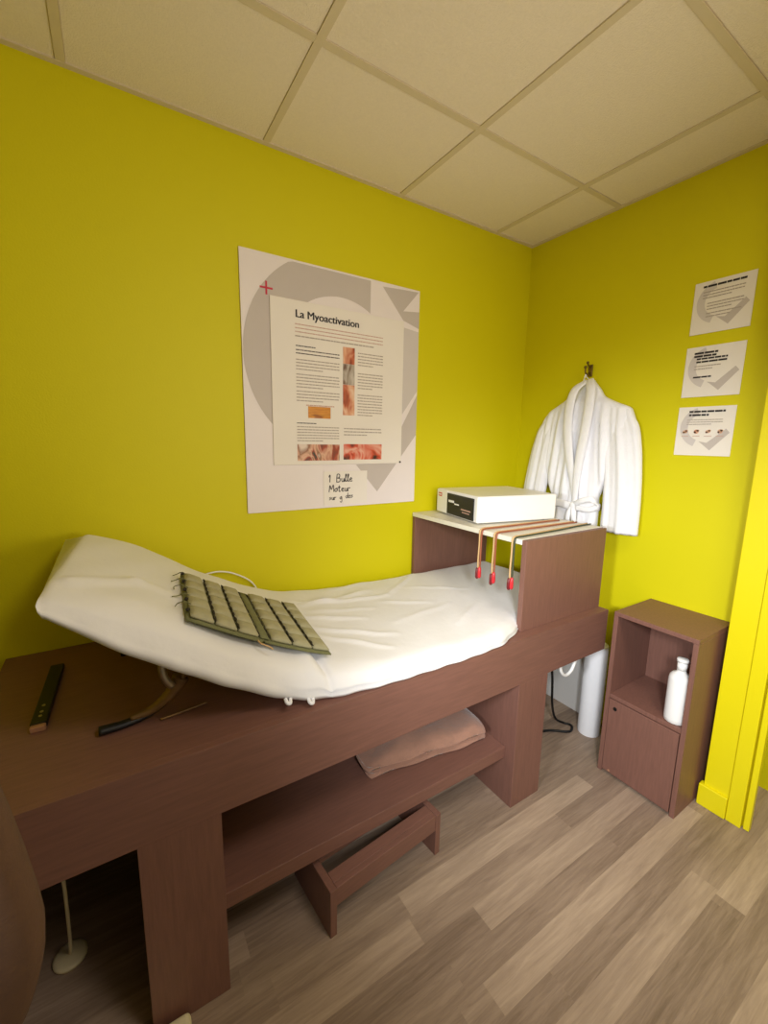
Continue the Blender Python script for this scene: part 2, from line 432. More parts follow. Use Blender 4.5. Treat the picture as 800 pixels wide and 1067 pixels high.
# ------------------------------------------------------------------ electrode pad belt on the mattress
PX0, PX1, PY0, PY1 = -1.925, -1.545, -.28, -.672
def pad_pt(u, v, h):
    """u along the bench (left->right), v 0 back ..1 front; follows the mattress"""
    x = PX0+(PX1-PX0)*u + .035*(1-v)+.0*u
    y = PY0+(PY1-PY0)*v
    # board straightened over the curve
    zl, zr = surf(PX0, -.45), surf(PX1, -.45)
    f = u
    z = surf(x, y)
    chord = zl+(zr-zl)*f
    z = max(z, z*.6+chord*.4)
    e = 1e-3
    nx = -(surf(x+e, y)-surf(x-e, y))/(2*e); nn = Vector((nx, 0, 1)).normalized()
    return Vector((x, y, z+.006))+nn*h
belt = empty('electrode_belt', (-1.72, -.47, .92))
tag(belt, 'olive-grey electrode belt of small pads lying on the raised mattress', 'pad belt')
def patch(name, m, u0, u1, v0, v1, h0, h1, nu, nv, r=.25, parent=belt, smooth=True):
    bm = bmesh.new(); top = []; bo = []
    for i in range(nu+1):
        tr, br = [], []
        for j in range(nv+1):
            a, b_ = i/nu, j/nv
            ea = min(a, 1-a)*2*nu; eb = min(b_, 1-b_)*2*nv
            hh = h1
            if nu > 2 and (i in (0, nu) or j in (0, nv)): hh = h0+(h1-h0)*.45
            tr.append(bm.verts.new(pad_pt(u0+(u1-u0)*a, v0+(v1-v0)*b_, hh)))
            br.append(bm.verts.new(pad_pt(u0+(u1-u0)*a, v0+(v1-v0)*b_, h0)))
        top.append(tr); bo.append(br)
    for i in range(nu):
        for j in range(nv):
            bm.faces.new([top[i][j], top[i+1][j], top[i+1][j+1], top[i][j+1]])
            bm.faces.new([bo[i][j], bo[i][j+1], bo[i+1][j+1], bo[i+1][j]])
    for i in range(nu):
        for r0, r1 in ((top, bo),):
            bm.faces.new([top[i][0], bo[i][0], bo[i+1][0], top[i+1][0]])
            bm.faces.new([top[i][nv], top[i+1][nv], bo[i+1][nv], bo[i][nv]])
    for j in range(nv):
        bm.faces.new([top[0][j], top[0][j+1], bo[0][j+1], bo[0][j]])
        bm.faces.new([top[nu][j], bo[nu][j], bo[nu][j+1], top[nu][j+1]])
    return adopt(link(name, bm, m, smooth=smooth), parent)
patch('backing', M['olive_d'], 0, .49, 0, 1, 0, .010, 8, 8)
patch('backing', M['olive_d'], .475, 1, 0, 1, .001, .009, 8, 8)
cols = [(.015, .15), (.165, .295), (.31, .44), (.535, .68), (.695, .84), (.855, .985)]
for ci, (a, b_) in enumerate(cols):
    for r_ in range(5):
        v0 = .02+r_*.194; patch('pad', M['olive'], a, b_, v0, v0+.178, .008, .021, 5, 5)
for u in (.158, .302, .45, .52, .688, .848):
    bm = bmesh.new()
    hh = .017 if u not in (.45, .52) else .011
    pts = [pad_pt(u+random.uniform(-.004, .004), .03+.94*k/36, hh) for k in range(37)]
    tube(bm, pts, .0036, 8, smoothp=False, flat=(0, 0, 1), taper=lambda t: .25+.75*abs(math.sin(t*PI*9))**1.5)
    adopt(link('stitching', bm, M['stitch'], smooth=True), belt)
patch('centre_strap', M['olive_d'], .452, .518, .02, .98, .008, .015, 4, 6)
for k in range(5):
    v = .06+k*.18
    a = pad_pt(.02, v, .016); c = pad_pt(-.03-.012*(k % 3), v-.03, .003); d = pad_pt(-.055-.015*(k % 2), v+.02, .0005)
    bm = bmesh.new(); tube(bm, [a, (a+c)/2+Vector((0, 0, .006)), c, d], .0014, 6, 5)
    adopt(link('lead_wire', bm, M['olive_d'], smooth=True), belt)
for k in range(5):
    bm = bmesh.new(); bmesh.ops.create_icosphere(bm, subdivisions=1, radius=.006, matrix=Matrix.Translation(pad_pt(.0, .05+.21*k, .013)))
    adopt(link('snap_stud', bm, M['stitch'], smooth=True), belt)
bm = bmesh.new()
a = pad_pt(.44, 1.0, .004)
tube(bm, [a, a+Vector((.004, -.015, -.004)), a+Vector((.022, -.028, -.012)), a+Vector((.03, -.03, -.02))], .002, 6)
adopt(link('pull_cord', bm, M['tan_wire'], smooth=True), belt)

bm = bmesh.new()
tube(bm, [(-1.80, -.012, .90), (-1.772, -.014, .912), (-1.72, -.014, .915), (-1.664, -.014, .898), (-1.60, -.014, .855), (-1.57, -.016, .80), (-1.56, -.016, .7235)], .0032, 8)
tag(link('white_cable', bm, M['white_pl'], smooth=True), 'thin white cable arching behind the mattress against the yellow wall', 'cable')

# ------------------------------------------------------------------ things on the bench top, left
bar = empty('slide_bar', (-2.243, -.33, BZ), math.radians(-2))
tag(bar, 'black flat bar with tan end lying on the left of the bench top', 'bar')
o = B('bar_body', M['black'], bar, (-.017, .017, -.15, .17, 0, .016), bevel=.003)
o = B('end_cap', M['tan_end'], bar, (-.016, .016, -.166, -.1505, 0, .014), bevel=.003)
for y in (-.12, -.10, -.07):
    bm = bmesh.new(); lathe(bm, [(.004, 0), (.004, .0015), (.002, .002)], (0, y, .0161), 12)
    link('rivet', bm, M['steel'], bar)
bm = bmesh.new(); box(bm, -2.07, -1.90, -.175, -.150, BZ, BZ+.018)
tag(link('rear_slide_bar', bm, M['black'], bevel=.003), 'short black bar behind the strut, half under the mattress', 'bar')

st = empty('support_strut', (-2.0, -.58, BZ))
tag(st, 'bronze-coloured forked strut propping the raised mattress end from the bench', 'strut')
bm = bmesh.new(); tube(bm, [(-2.122, -.585, .732), (-2.07, -.583, .731), (-2.015, -.575, .736), (-1.975, -.57, .752)], (.010, .014), 10, flat=(0, 0, 1), taper=lambda t: 1.0-.25*t)
adopt(link('foot', bm, M['black'], smooth=True), st)
bm = bmesh.new(); tube(bm, [(-2.055, -.582, .740), (-2.01, -.578, .745), (-1.97, -.575, .768), (-1.945, -.572, .795), (-1.935, -.57, .812)], (.014, .016), 14, flat=(0, 0, 1), taper=lambda t: .5+1.0*t)
adopt(link('arm', bm, M['strutwood'], smooth=True), st)
bm = bmesh.new(); tube(bm, [(-1.958, -.585, .80), (-1.974, -.588, .83), (-1.978, -.588, .865), (-1.972, -.585, .915)], (.010, .010), 10)
adopt(link('fork_prong', bm, M['steel'], smooth=True), st)
bm = bmesh.new(); tube(bm, [(-1.935, -.57, .805), (-1.925, -.565, .835), (-1.94, -.565, .87), (-1.95, -.565, .885)], (.011, .012), 10)
adopt(link('fork_prong', bm, M['strutwood'], smooth=True), st)
bm = bmesh.new(); tube(bm, [(-1.99, -.60, BZ+.004), (-1.93, -.592, BZ+.004), (-1.876, -.583, BZ+.004)], .0035, 8)
adopt(link('guide_rod', bm, M['strutwood'], smooth=True), st)

# ------------------------------------------------------------------ device on bridge shelf
ang = math.atan2(.363, .072)   # direction of the front face
dv = empty('stimulator_device', (-.722, -.413, HZ), ang-PI/2)
tag(dv, 'white box-shaped electrical stimulator with black front panel on the white shelf', 'device')
# local: y along front face (0..0.37), x to the right (0..0.43)
B('casing', M['dev_white'], dv, (0, .432, 0, .370, .006, .125), bevel=.008)
B('front_panel', M['black_panel'], dv, (-.004, .0, .028, .262, .012, .112), bevel=.001)
B('front_bezel', M['dev_white'], dv, (-.002, .0, .2625, .366, .010, .122), bevel=.001)
for x in (.04, .39):
    for y in (.04, .33):
        bm = bmesh.new(); lathe(bm, [(.012, 0), (.012, .007)], (x, y, 0), 14)
        link('rubber_foot', bm, M['black'], dv)

def text_mesh(name, txt, size, m, parent, loc, rot, bold=.0, sx=1.0, extr=.0004):
    cu = bpy.data.curves.new(name, 'FONT'); cu.body = txt; cu.size = size; cu.offset = bold; cu.extrude = extr; cu.align_x = 'LEFT'
    t = bpy.data.objects.new(name+'_src', cu); COL.objects.link(t)
    bpy.context.view_layer.update()
    dg = bpy.context.evaluated_depsgraph_get()
    me = bpy.data.meshes.new_from_object(t.evaluated_get(dg))
    bpy.data.objects.remove(t); me.name = name
    me.transform(Matrix.Diagonal((sx, 1, 1, 1)))
    me.materials.clear(); me.materials.append(m)
    o = bpy.data.objects.new(name, me); COL.objects.link(o)
    o.parent = parent; o.location = loc; o.rotation_euler = rot
    return o

RY = (PI/2, 0, -PI/2)   # readable on a face looking to -x
def words(bm, x0, x1, z, h, rnd, plane, fill=1.0, gap=.35, word=(1.2, 4.5)):
    """one line of blurred word-like dashes; plane(u,v)->list of 3D corners"""
    x = x0; end = x0+(x1-x0)*fill
    while x < end:
        w = h*rnd.uniform(*word); x2 = min(x+w, end)
        if x2-x > h*.4: plane(bm, x, x2, z, z+h)
        x = x2+h*gap
def front_plane(bm, a, b_, c, d):   # device face in local coords: y decreases to the right
    box(bm, -.0052, -.0041, -b_, -a, c, d)
rnd = random.Random(2)
bm = bmesh.new(); words(bm, -.245, -.195, .070, .011, rnd, front_plane, word=(.6, .9), gap=.2)
words(bm, -.19, -.15, .064, .006, rnd, front_plane)
link('panel_lettering', bm, M['dev_white'], dv)
bm = bmesh.new(); words(bm, -.13, -.05, .048, .005, rnd, front_plane); words(bm, -.12, -.06, .036, .004, rnd, front_plane)
link('panel_lettering', bm, M['ink_red'], dv)
bm = bmesh.new()
box(bm, -.0032, -.0021, .318, .350, .088, .106)
link('red_logo', bm, M['red'], dv)
bm = bmesh.new(); box(bm, -.0038, -.0033, .3225, .3460, .096, .0975)
for k in range(3): box(bm, -.0040, -.0033, .3225+k*.009, .328+k*.009, .093, .101)
link('logo_marks', bm, M['dev_white'], dv)

# three lead pairs over the shelf edge
def lead(yl, yr, xr, zend, ma, mb_, lab, dz):
    L = empty('electrode_lead', (-.5, (yl+yr)/2, HZ))
    tag(L, lab, 'cable', 'electrode leads draped over the white shelf')
    for s, m in ((-1, ma), (1, mb_)):
        o_ = .0055*s
        z = HZ+.0045
        pts = [(xr, yr+o_*1.6, z), (xr-.1, yr+(yl-yr)*.22+o_, z), (xr-.25, yr+(yl-yr)*.6+o_*1.5, z), (-.72, yl+o_, z), (-.765, yl+o_, z), (-.7795, yl+o_, z-.012), (-.781, yl+o_*.9, HZ-.06), (-.782, yl+o_*1.1, HZ-.13), (-.781, yl+o_*.8, zend+.02)]
        bm = bmesh.new(); tube(bm, pts, .0036, 8, 6)
        adopt(link('wire', bm, m, smooth=True), L)
    for s, m, d_ in ((-1, M['red'], 0), (1, M['dark_red'], .006+dz)):
        bm = bmesh.new(); c = Vector((-.784, yl+.0065*s, zend-.002-d_))
        bmv = [(.0035, .034), (.006, .030), (.0075, .012), (.0075, -.006), (.005, -.012), (.002, -.014)]
        lathe(bm, bmv[::-1], c, 12)
        adopt(link('plug', bm, m, smooth=True), L)
lead(-.497, -.512, -.30, .893, M['copper'], M['tan_wire'], 'copper and tan lead pair nearest the white device', 0)
lead(-.576, -.582, -.27, .893, M['copper'], M['tan_wire'], 'middle copper-coloured lead pair between the two outer pairs', .004)
lead(-.668, -.640, -.255, .897, M['green_wire'], M['tan_wire'], 'dark green and tan lead pair nearest the brown side panel', 0)

# ------------------------------------------------------------------ poster
po = empty('poster', (-1.183, -.004, 1.138))
tag(po, 'large pale grey poster with mounted text sheet on the yellow wall', 'poster')
def poly(name, pts, y, m, parent=po, th=.0006):
    bm = bmesh.new()
    f = [bm.verts.new((x, y, z)) for x, z in pts]; b_ = [bm.verts.new((x, y+th, z)) for x, z in pts]
    bm.faces.new(f); bm.faces.new(b_[::-1]); n = len(f)
    for i in range(n): bm.faces.new([f[i], f[(i+1) % n], b_[(i+1) % n], b_[i]])
    return adopt(link(name, bm, m), parent)
P_('backing_board', M['board'], po, (-1.598, -.767, -.008, -.0005, 1.138, 2.134), bevel=.001)
def arcpoly(cx, cz, R, r, a0, a1, n=48, clip=None):
    out = [(cx+R*math.cos(math.radians(a0+(a1-a0)*i/n)), cz+R*math.sin(math.radians(a0+(a1-a0)*i/n))) for i in range(n+1)]
    inn = [(cx+r*math.cos(math.radians(a1+(a0-a1)*i/n)), cz+r*math.sin(math.radians(a1+(a0-a1)*i/n))) for i in range(n+1)]
    return out+inn
bm = bmesh.new()
def strip(bm, pts_o, pts_i, y, th=.0005):
    vo = [bm.verts.new((x, y, z)) for x, z in pts_o]; vi = [bm.verts.new((x, y, z)) for x, z in pts_i]
    for i in range(len(vo)-1): bm.faces.new([vo[i], vo[i+1], vi[i+1], vi[i]])
def clipz(P, zm): return [(x, min(z, zm)) for x, z in P]
def ring_pts(cx, cz, R, a0, a1, n=48): return [(cx+R*math.cos(math.radians(a0+(a1-a0)*i/n)), cz+R*math.sin(math.radians(a0+(a1-a0)*i/n))) for i in range(n+1)]
strip(bm, clipz(ring_pts(-1.18, 1.775, .415, 69.5, 232), 2.126), ring_pts(-1.18, 1.76, .272, 58, 232), -.0086)
def solidify(o, t):
    md = o.modifiers.new('solid', 'SOLIDIFY'); md.thickness = t; md.offset = 1; return o
o = adopt(link('grey_logo_arc', bm, M['grey_print']), po); 
poly('grey_logo_tail', [(-.768, 1.66), (-.768, 1.47), (-.988, 1.199), (-1.104, 1.329), (-.93, 1.333), (-.858, 1.50)], -.0088, M['grey_print'])
poly('grey_logo_stroke', [(-.972, 2.115), (-.858, 1.99), (-.768, 1.965), (-.768, 2.04), (-.86, 2.03), (-.775, 2.126), (-.86, 2.122)], -.0088, M['grey_print'])
poly('pale_logo_stroke', [(-.768, 1.95), (-.768, 1.68), (-.857, 1.56), (-.857, 1.96)], -.0087, M['grey_print_l'])
# cross mark
bm = bmesh.new(); box(bm, -1.524, -1.474, -.0095, -.0088, 2.006, 2.013); box(bm, -1.5025, -1.4955, -.0096, -.0088, 1.985, 2.034)
adopt(link('red_cross_mark', bm, M['ink_crim']), po)
P_('mounted_sheet', M['paper'], po, (-1.488, -.857, -.0135, -.0092, 1.332, 1.985), bevel=.0008)
TY = -.0141
text_mesh('title', 'La Myoactivation', .042, M['ink'], None, (0, 0, 0), (PI/2, 0, 0))
tt = bpy.data.objects['title']; tt.location = (-1.388, TY, 1.921)
wd = max(v.co.x for v in tt.data.vertices); tt.data.transform(Matrix.Diagonal((.290/wd, 1, 1, 1)))
bm = bmesh.new()
for k in range(5):
    me2 = tt.data.copy(); me2.transform(Matrix.Translation((.0006*k, .0003*(k % 2), .00004*k))); bm.from_mesh(me2)
bm.to_mesh(tt.data); bm.free(); adopt(tt, po)
def wall_plane(bm, a, b_, c, d): box(bm, a, b_, TY-.0002, TY+.0004, c, d)
rnd = random.Random(11)
def block(name, x0, x1, ztop, nl, lh, m, last=.6, h=None, parent=po, plane=wall_plane):
    bm = bmesh.new(); h = h or lh*.34
    for i in range(nl):
        words(bm, x0, x1, ztop-(i+1)*lh, h, rnd, plane, fill=1 if i < nl-1 else last, gap=.45, word=(1.2, 5))
    return adopt(link(name, bm, m), parent)
block('intro_text', -1.388, -.972, 1.908, 3, .0145, M['ink_red'], 1, h=.0036)
block('intro_text', -1.388, -1.02, 1.862, 1, .0145, M['ink_soft'], 1)
block('body_heading', -1.386, -1.30, 1.822, 1, .011, M['ink'], 1)
block('body_text', -1.386, -1.190, 1.808, 2, .013, M['grey_dark'], 1, h=.004)
block('body_text', -1.386, -1.190, 1.770, 4, .0125, M['ink_soft'])
block('body_text', -1.386, -1.190, 1.712, 5, .0125, M['ink_soft'])
block('body_text', -1.386, -1.190, 1.645, 4, .0125, M['ink_soft'])
block('caption_text', -1.345, -1.215, 1.590, 1, .012, M['ink_red'], 1)
block('body_heading', -1.386, -1.30, 1.514, 1, .010, M['ink'], 1)
block('body_text', -1.386, -1.192, 1.500, 6, .0115, M['ink_soft'])
block('body_text', -1.168, -.972, 1.500, 3, .0135, M['ink_soft'])
block('body_text', -1.100, -.970, 1.826, 5, .0125, M['ink_soft'])
block('body_text', -1.100, -.970, 1.740, 6, .0125, M['ink_soft'])
block('body_text', -1.100, -.970, 1.648, 8, .0125, M['ink_soft'])
def pic(m, x0, x1, z0, z1): P_('printed_photo', m, po, (x0, x1, TY-.0004, TY+.0006, z0, z1), bevel=0)
pic(M['ph_skin'], -1.173, -1.116, 1.765, 1.834); pic(M['ph_grey'], -1.173, -1.116, 1.678, 1.764); pic(M['ph_skin'], -1.173, -1.116, 1.547, 1.677)
pic(M['ph_gold'], -1.336, -1.233, 1.528, 1.576)
pic(M['ph_weave'], -1.386, -1.190, 1.349, 1.418); pic(M['ph_face'], -1.170, -.970, 1.352, 1.421)
bm = bmesh.new(); bmesh.ops.create_icosphere(bm, subdivisions=2, radius=.005, matrix=Matrix.Translation((-.864, -.0155, 1.338)))
adopt(link('pin', bm, M['ink'], smooth=True), po)

# handwritten note under the sheet
nt_ = empty('handwritten_note', (-1.16, -.0095, 1.15))
tag(nt_, 'small white handwritten note stuck to the lower edge of the poster', 'note')
P_('note_paper', M['paper'], nt_, (-1.266, -1.045, -.0100, -.0090, 1.150, 1.300), bevel=0)
bm = bmesh.new()
NY = -.0104
def stroke(pts, w=.0022):
    tube(bm, [(x, NY, z) for x, z in pts], (w, .0004), 6, 5, flat=(1, 0, 0))
def glyphs(txt, x, z, s):
    G = {'1': [[(.1, .7), (.3, 1), (.25, 0)]], 'B': [[(.15, 0), (.25, 1), (.6, .95), (.55, .6), (.25, .52), (.65, .45), (.6, .05), (.12, 0)]],
         'u': [[(.05, .5), (.08, .1), (.3, .05), (.4, .5), (.42, .05), (.55, .1)]], 'l': [[(0, .1), (.25, .9), (.12, .95), (.12, .1), (.35, .1)]],
         'e': [[(.0, .25), (.35, .35), (.25, .52), (.05, .3), (.2, .03), (.45, .12)]], 'M': [[(0, 0), (.15, .95), (.35, .35), (.65, 1), (.75, 0)]],
         'o': [[(.25, .5), (.02, .3), (.2, .02), (.42, .25), (.25, .5), (.5, .45)]], 't': [[(.2, .9), (.18, .05), (.4, .08)], [(.0, .6), (.4, .62)]],
         'r': [[(.05, 0), (.08, .5), (.15, .42), (.4, .5)]], 's': [[(.4, .5), (.1, .42), (.35, .2), (.02, .03)]], 'd': [[(.4, .5), (.05, .3), (.2, .03), (.42, .2), (.45, .95), (.45, .05)]],
         'i': [[(.1, .5), (.1, .05), (.22, .05)]], 'n': [[(.02, 0), (.06, .5), (.1, .3), (.3, .5), (.38, .05), (.5, .1)]], 'g': [[(.4, .5), (.05, .3), (.2, .03), (.4, .4), (.38, -.4), (.05, -.35)]], 'a': [[(.4, .5), (.05, .3), (.2, .03), (.42, .3), (.45, .05)]]}
    for ch in txt:
        if ch == ' ': x += s*.45; continue
        for g in G[ch]: stroke([(x+px*s, z+pz*s) for px, pz in g], .0016 if s < .03 else .0020)
        x += s*(.85 if ch in 'MB' else .34 if ch in '1li' else .52)
glyphs('1', -1.244, 1.252, .032); glyphs('Bulle', -1.208, 1.252, .034)
glyphs('Moteur', -1.240, 1.208, .032)
glyphs('sur', -1.240, 1.172, .024); glyphs('g', -1.188, 1.172, .028); glyphs('dos', -1.158, 1.176, .026)
adopt(link('handwriting', bm, M['ink'], smooth=True), nt_)

# ------------------------------------------------------------------ three notices on the right wall
def notice(yc, z0, lab, kind):
    n_ = empty('wall_notice', (-.001, yc, z0)); tag(n_, lab, 'sign', 'small notices stacked on the right wall')
    W, Hh = .199, .197
    # local coordinates: u to the right as read = -y
    def pl(name, pts, x, m):
        bm = bmesh.new(); f = [bm.verts.new((x, W/2-u, v)) for u, v in pts]; bm.faces.new(f)
        return link(name, bm, m, n_)
    B('paper', M['paper'], n_, (-.0022, 0, -W/2, W/2, 0, Hh), bevel=0)
    bm = bmesh.new()
    cx, cz = .095, .115
    A0, A1 = (110, 250)
    GA = M['grey_print_l']
    vo = [bm.verts.new((-.0026, W/2-u, v)) for u, v in ring_pts(cx, cz, .082, A0, A1, 24)]
    vi = [bm.verts.new((-.0026, W/2-u, v)) for u, v in ring_pts(cx, cz, .054, A0, A1, 24)]
    for i in range(24): bm.faces.new([vo[i], vo[i+1], vi[i+1], vi[i]])
    link('grey_logo_arc', bm, GA, n_)
    pl('grey_logo_tail', [(.085, .058), (.115, .052), (.175, .108), (.188, .092), (.128, .022), (.098, .048)], -.0027, M['grey_print'])
    def pp(bm, a, b_, c, d): box(bm, -.0034, -.0028, W/2-b_, W/2-a, c, d)
    r2 = random.Random(kind)
    def blk(name, x0, x1, zt, nl, lh, m, h=None, last=.7):
        bm = bmesh.new()
        for i in range(nl): words(bm, x0, x1, zt-(i+1)*lh, h or lh*.34, r2, pp, fill=1 if i < nl-1 else last)
        link(name, bm, m, n_)
    if kind == 1:
        blk('heading', .03, .170, .184, 1, .010, M['ink'], .0075, 1)
        blk('body_text', .032, .168, .166, 3, .011, M['ink_soft']); blk('body_text', .05, .168, .122, 3, .011, M['ink_soft'])
        blk('body_text', .05, .165, .085, 2, .012, M['ink_soft'], .004)
    elif kind == 2:
        blk('heading', .03, .115, .180, 2, .012, M['ink'], .0075, .9); blk('heading', .04, .145, .158, 2, .012, M['ink'], .0065, 1)
        blk('body_text', .035, .125, .130, 2, .011, M['ink_soft']); blk('heading', .035, .10, .085, 1, .01, M['ink'], .006, 1)
    else:
        blk('heading', .04, .165, .186, 1, .012, M['ink'], .0075, 1); blk('heading', .04, .11, .172, 1, .012, M['ink'], .0075, 1)
        blk('body_text', .035, .16, .152, 3, .009, M['ink_soft'])
        for i in range(4):
            u = .033+i*.041
            bm = bmesh.new()
            seg = 12
            for (du, dv_, ru, rv) in [(0, 0, .009, .0065+.002*(i % 2)), (.005, .004, .005, .004), (-.005, -.003, .004, .004)]:
                bm.faces.new([bm.verts.new((-.0031, W/2-(u+du+ru*math.cos(2*PI*k/seg)), .097+dv_+rv*math.sin(2*PI*k/seg))) for k in range(seg)])
            link('small_picture', bm, M['ph_weave'], n_)
            blk('caption_text', u-.012, u+.014, .084, 1, .006, M['ink_red'], .0022, 1)
notice(-.941, 1.884, 'topmost of the three small notices on the right wall', 1)
notice(-.940, 1.637, 'middle one of the three small notices on the right wall', 2)
notice(-.939, 1.400, 'lowest small notice, with a row of four tiny pictures, on the right wall', 3)

# ------------------------------------------------------------------ bathrobe on its hook
hk = empty('robe_hook', (-.001, -.418, 1.80)); tag(hk, 'small dark brass wall hook above the bathrobe', 'hook')
B('wall_plate', M['metal'], hk, (-.006, 0, -.011, .011, -.03, .028), bevel=.002)
bm = bmesh.new(); tube(bm, [(-.004, 0, -.012), (-.022, 0, -.022), (-.042, 0, -.014), (-.046, 0, .008)], .0042, 10); bmesh.ops.create_icosphere(bm, subdivisions=2, radius=.008, matrix=Matrix.Translation((-.046, 0, .012)))
tube(bm, [(-.004, 0, .015), (-.020, 0, .020), (-.030, 0, .032)], .0038, 10); bmesh.ops.create_icosphere(bm, subdivisions=2, radius=.007, matrix=Matrix.Translation((-.031, 0, .035)))
link('hook_prong', bm, M['metal'], hk, smooth=True)

rb = empty('bathrobe', (-.06, -.44, 1.13)); tag(rb, 'white belted bathrobe hanging from a hook on the right wall', 'bathrobe')
YLt = [(.55, -.235), (.8, -.25), (1.0, -.28), (1.13, -.305), (1.18, -.298), (1.25, -.268), (1.33, -.235), (1.45, -.205), (1.55, -.205), (1.60, -.238), (1.645, -.315), (1.70, -.392), (1.735, -.435), (1.75, -.452)]
YRt = [(.55, -.585), (.8, -.568), (1.0, -.556), (1.13, -.556), (1.18, -.552), (1.25, -.578), (1.33, -.612), (1.45, -.66), (1.55, -.69), (1.607, -.665), (1.631, -.600), (1.663, -.532), (1.70, -.508), (1.735, -.475), (1.75, -.458)]
bm = bmesh.new(); rings = []
NZ, NA = 130, 120
for i in range(NZ+1):
    z = .55+(1.748-.55)*i/NZ
    yl, yr = smooth_interp(YLt, z, .008), smooth_interp(YRt, z, .008)
    c = (yl+yr)/2; w = abs(yl-yr)/2
    tf = .050*min(1, (w/.14)) + .018*sstep(1.1, .6, z)
    if z > 1.5: tf *= .6+.4*sstep(1.75, 1.5, z)
    amp = .012*sstep(1.72, 1.5, z)+.007*sstep(1.1, .8, z)
    pinch = math.exp(-((z-1.135)/.06)**2)
    ring = []
    for j in range(NA):
        a = 2*PI*j/NA; ca_, sa = math.cos(a), math.sin(a)
        y = c+w*ca_
        if sa >= 0:   # front
            q = (y+.45)
            ph = q*(1+.9*(z-1.13))  # folds fan out from the belt
            f = math.sin(ph*118+1.2*math.sin(z*5))*.55+math.sin(ph*61+2+1.5*z)*.6+.25*math.sin(ph*190+3*z)
            x = -.052-tf*(sa**.6)-amp*f*(sa**.5)-.003*pinch*math.sin(q*260)
        else:
            x = -.052+.036*(abs(sa)**.6)
        ring.append(bm.verts.new((x, y, z)))
    rings.append(ring)
for i in range(NZ):
    for j in range(NA): bm.faces.new([rings[i][j], rings[i][(j+1) % NA], rings[i+1][(j+1) % NA], rings[i+1][j]])
bm.faces.new(rings[0][::-1]); bm.faces.new(rings[-1])
adopt(link('robe_body', bm, M['robe'], smooth=True), rb)
def sleeve(path, seed):
    """path : (y, z, halfwidth) list"""
    bm = bmesh.new(); rings = []; N = 60; S = 48
    tabY = [(i/(len(path)-1), p[0]) for i, p in enumerate(path)]; tabZ = [(i/(len(path)-1), p[1]) for i, p in enumerate(path)]; tabW = [(i/(len(path)-1), p[2]) for i, p in enumerate(path)]
    rn = random.Random(seed)
    for i in range(N+1):
        t = i/N; y = smooth_interp(tabY, t, .06); z = smooth_interp(tabZ, t, .0); w = smooth_interp(tabW, t, .06)
        dy = smooth_interp(tabY, t+.02, .06)-smooth_interp(tabY, t-.02, .06); dz = smooth_interp(tabZ, t+.02, 0)-smooth_interp(tabZ, t-.02, 0)
        L = math.hypot(dy, dz) or 1; ny, nz = -dz/L, dy/L
        ring = []
        for j in range(S):
            a = 2*PI*j/S
            q = math.cos(a)
            fold = .006*math.sin(q*7+seed+2*t)+.004*math.sin(q*15+3*t+seed)
            fx = math.sin(a)
            d = (.036+.0*t) if fx > 0 else .030
            x = -.060-d*fx*(min(1, t*3+.35))-(fold if fx > 0 else 0)*abs(fx)
            s_ = (1-.1*(1-min(1, t*6)))
            ring.append(bm.verts.new((x, y+ny*w*q*s_, z+nz*w*q*s_)))
        rings.append(ring)
    for i in range(N):
        for j in range(S): bm.faces.new([rings[i][j], rings[i][(j+1) % S], rings[i+1][(j+1) % S], rings[i+1][j]])
    bm.faces.new(rings[0][::-1])
    # turned-in cuff: inner lip so the sleeve end reads as open cloth
    lip = [bm.verts.new((v.co.x*.75-.060*.25, v.co.y+( (sum(u.co.y for u in rings[-1])/S)-v.co.y)*.12, v.co.z+.012)) for v in rings[-1]]
    for j in range(S): bm.faces.new([rings[-1][j], rings[-1][(j+1) % S], lip[(j+1) % S], lip[j]])
    bm.faces.new(lip)
    return adopt(link('sleeve', bm, M['robe'], smooth=True), rb)
sleeve([(-.615, 1.585, .055), (-.640, 1.50, .078), (-.652, 1.40, .085), (-.664, 1.28, .086), (-.670, 1.16, .087), (-.671, 1.03, .088)], 1)
sleeve([(-.275, 1.57, .05), (-.245, 1.49, .068), (-.222, 1.40, .072), (-.203, 1.30, .072), (-.186, 1.20, .070), (-.176, 1.08, .070)], 4)
# shawl collar
def lapel(pts):
    bm = bmesh.new()
    tube(bm, pts, (.024, .0085), 14, 8, flat=(0, 1, 0), taper=lambda t: .55+.45*math.sin(PI*min(1, .15+t*.85)))
    return adopt(link('lapel', bm, M['robe'], smooth=True), rb)
lapel([(-.070, -.448, 1.742), (-.105, -.412, 1.70), (-.118, -.398, 1.62), (-.122, -.402, 1.50), (-.120, -.425, 1.36), (-.112, -.452, 1.24), (-.104, -.462, 1.15)])
lapel([(-.070, -.462, 1.745), (-.106, -.494, 1.70), (-.120, -.502, 1.62), (-.126, -.496, 1.50), (-.130, -.482, 1.36), (-.122, -.472, 1.24), (-.112, -.468, 1.15)])
bm = bmesh.new()
tube(bm, [(-.058, -.418, 1.735), (-.043, -.416, 1.765), (-.038, -.418, 1.784), (-.040, -.424, 1.765), (-.058, -.470, 1.735)], .0025, 8)
adopt(link('hanging_loop', bm, M['robe'], smooth=True), rb)
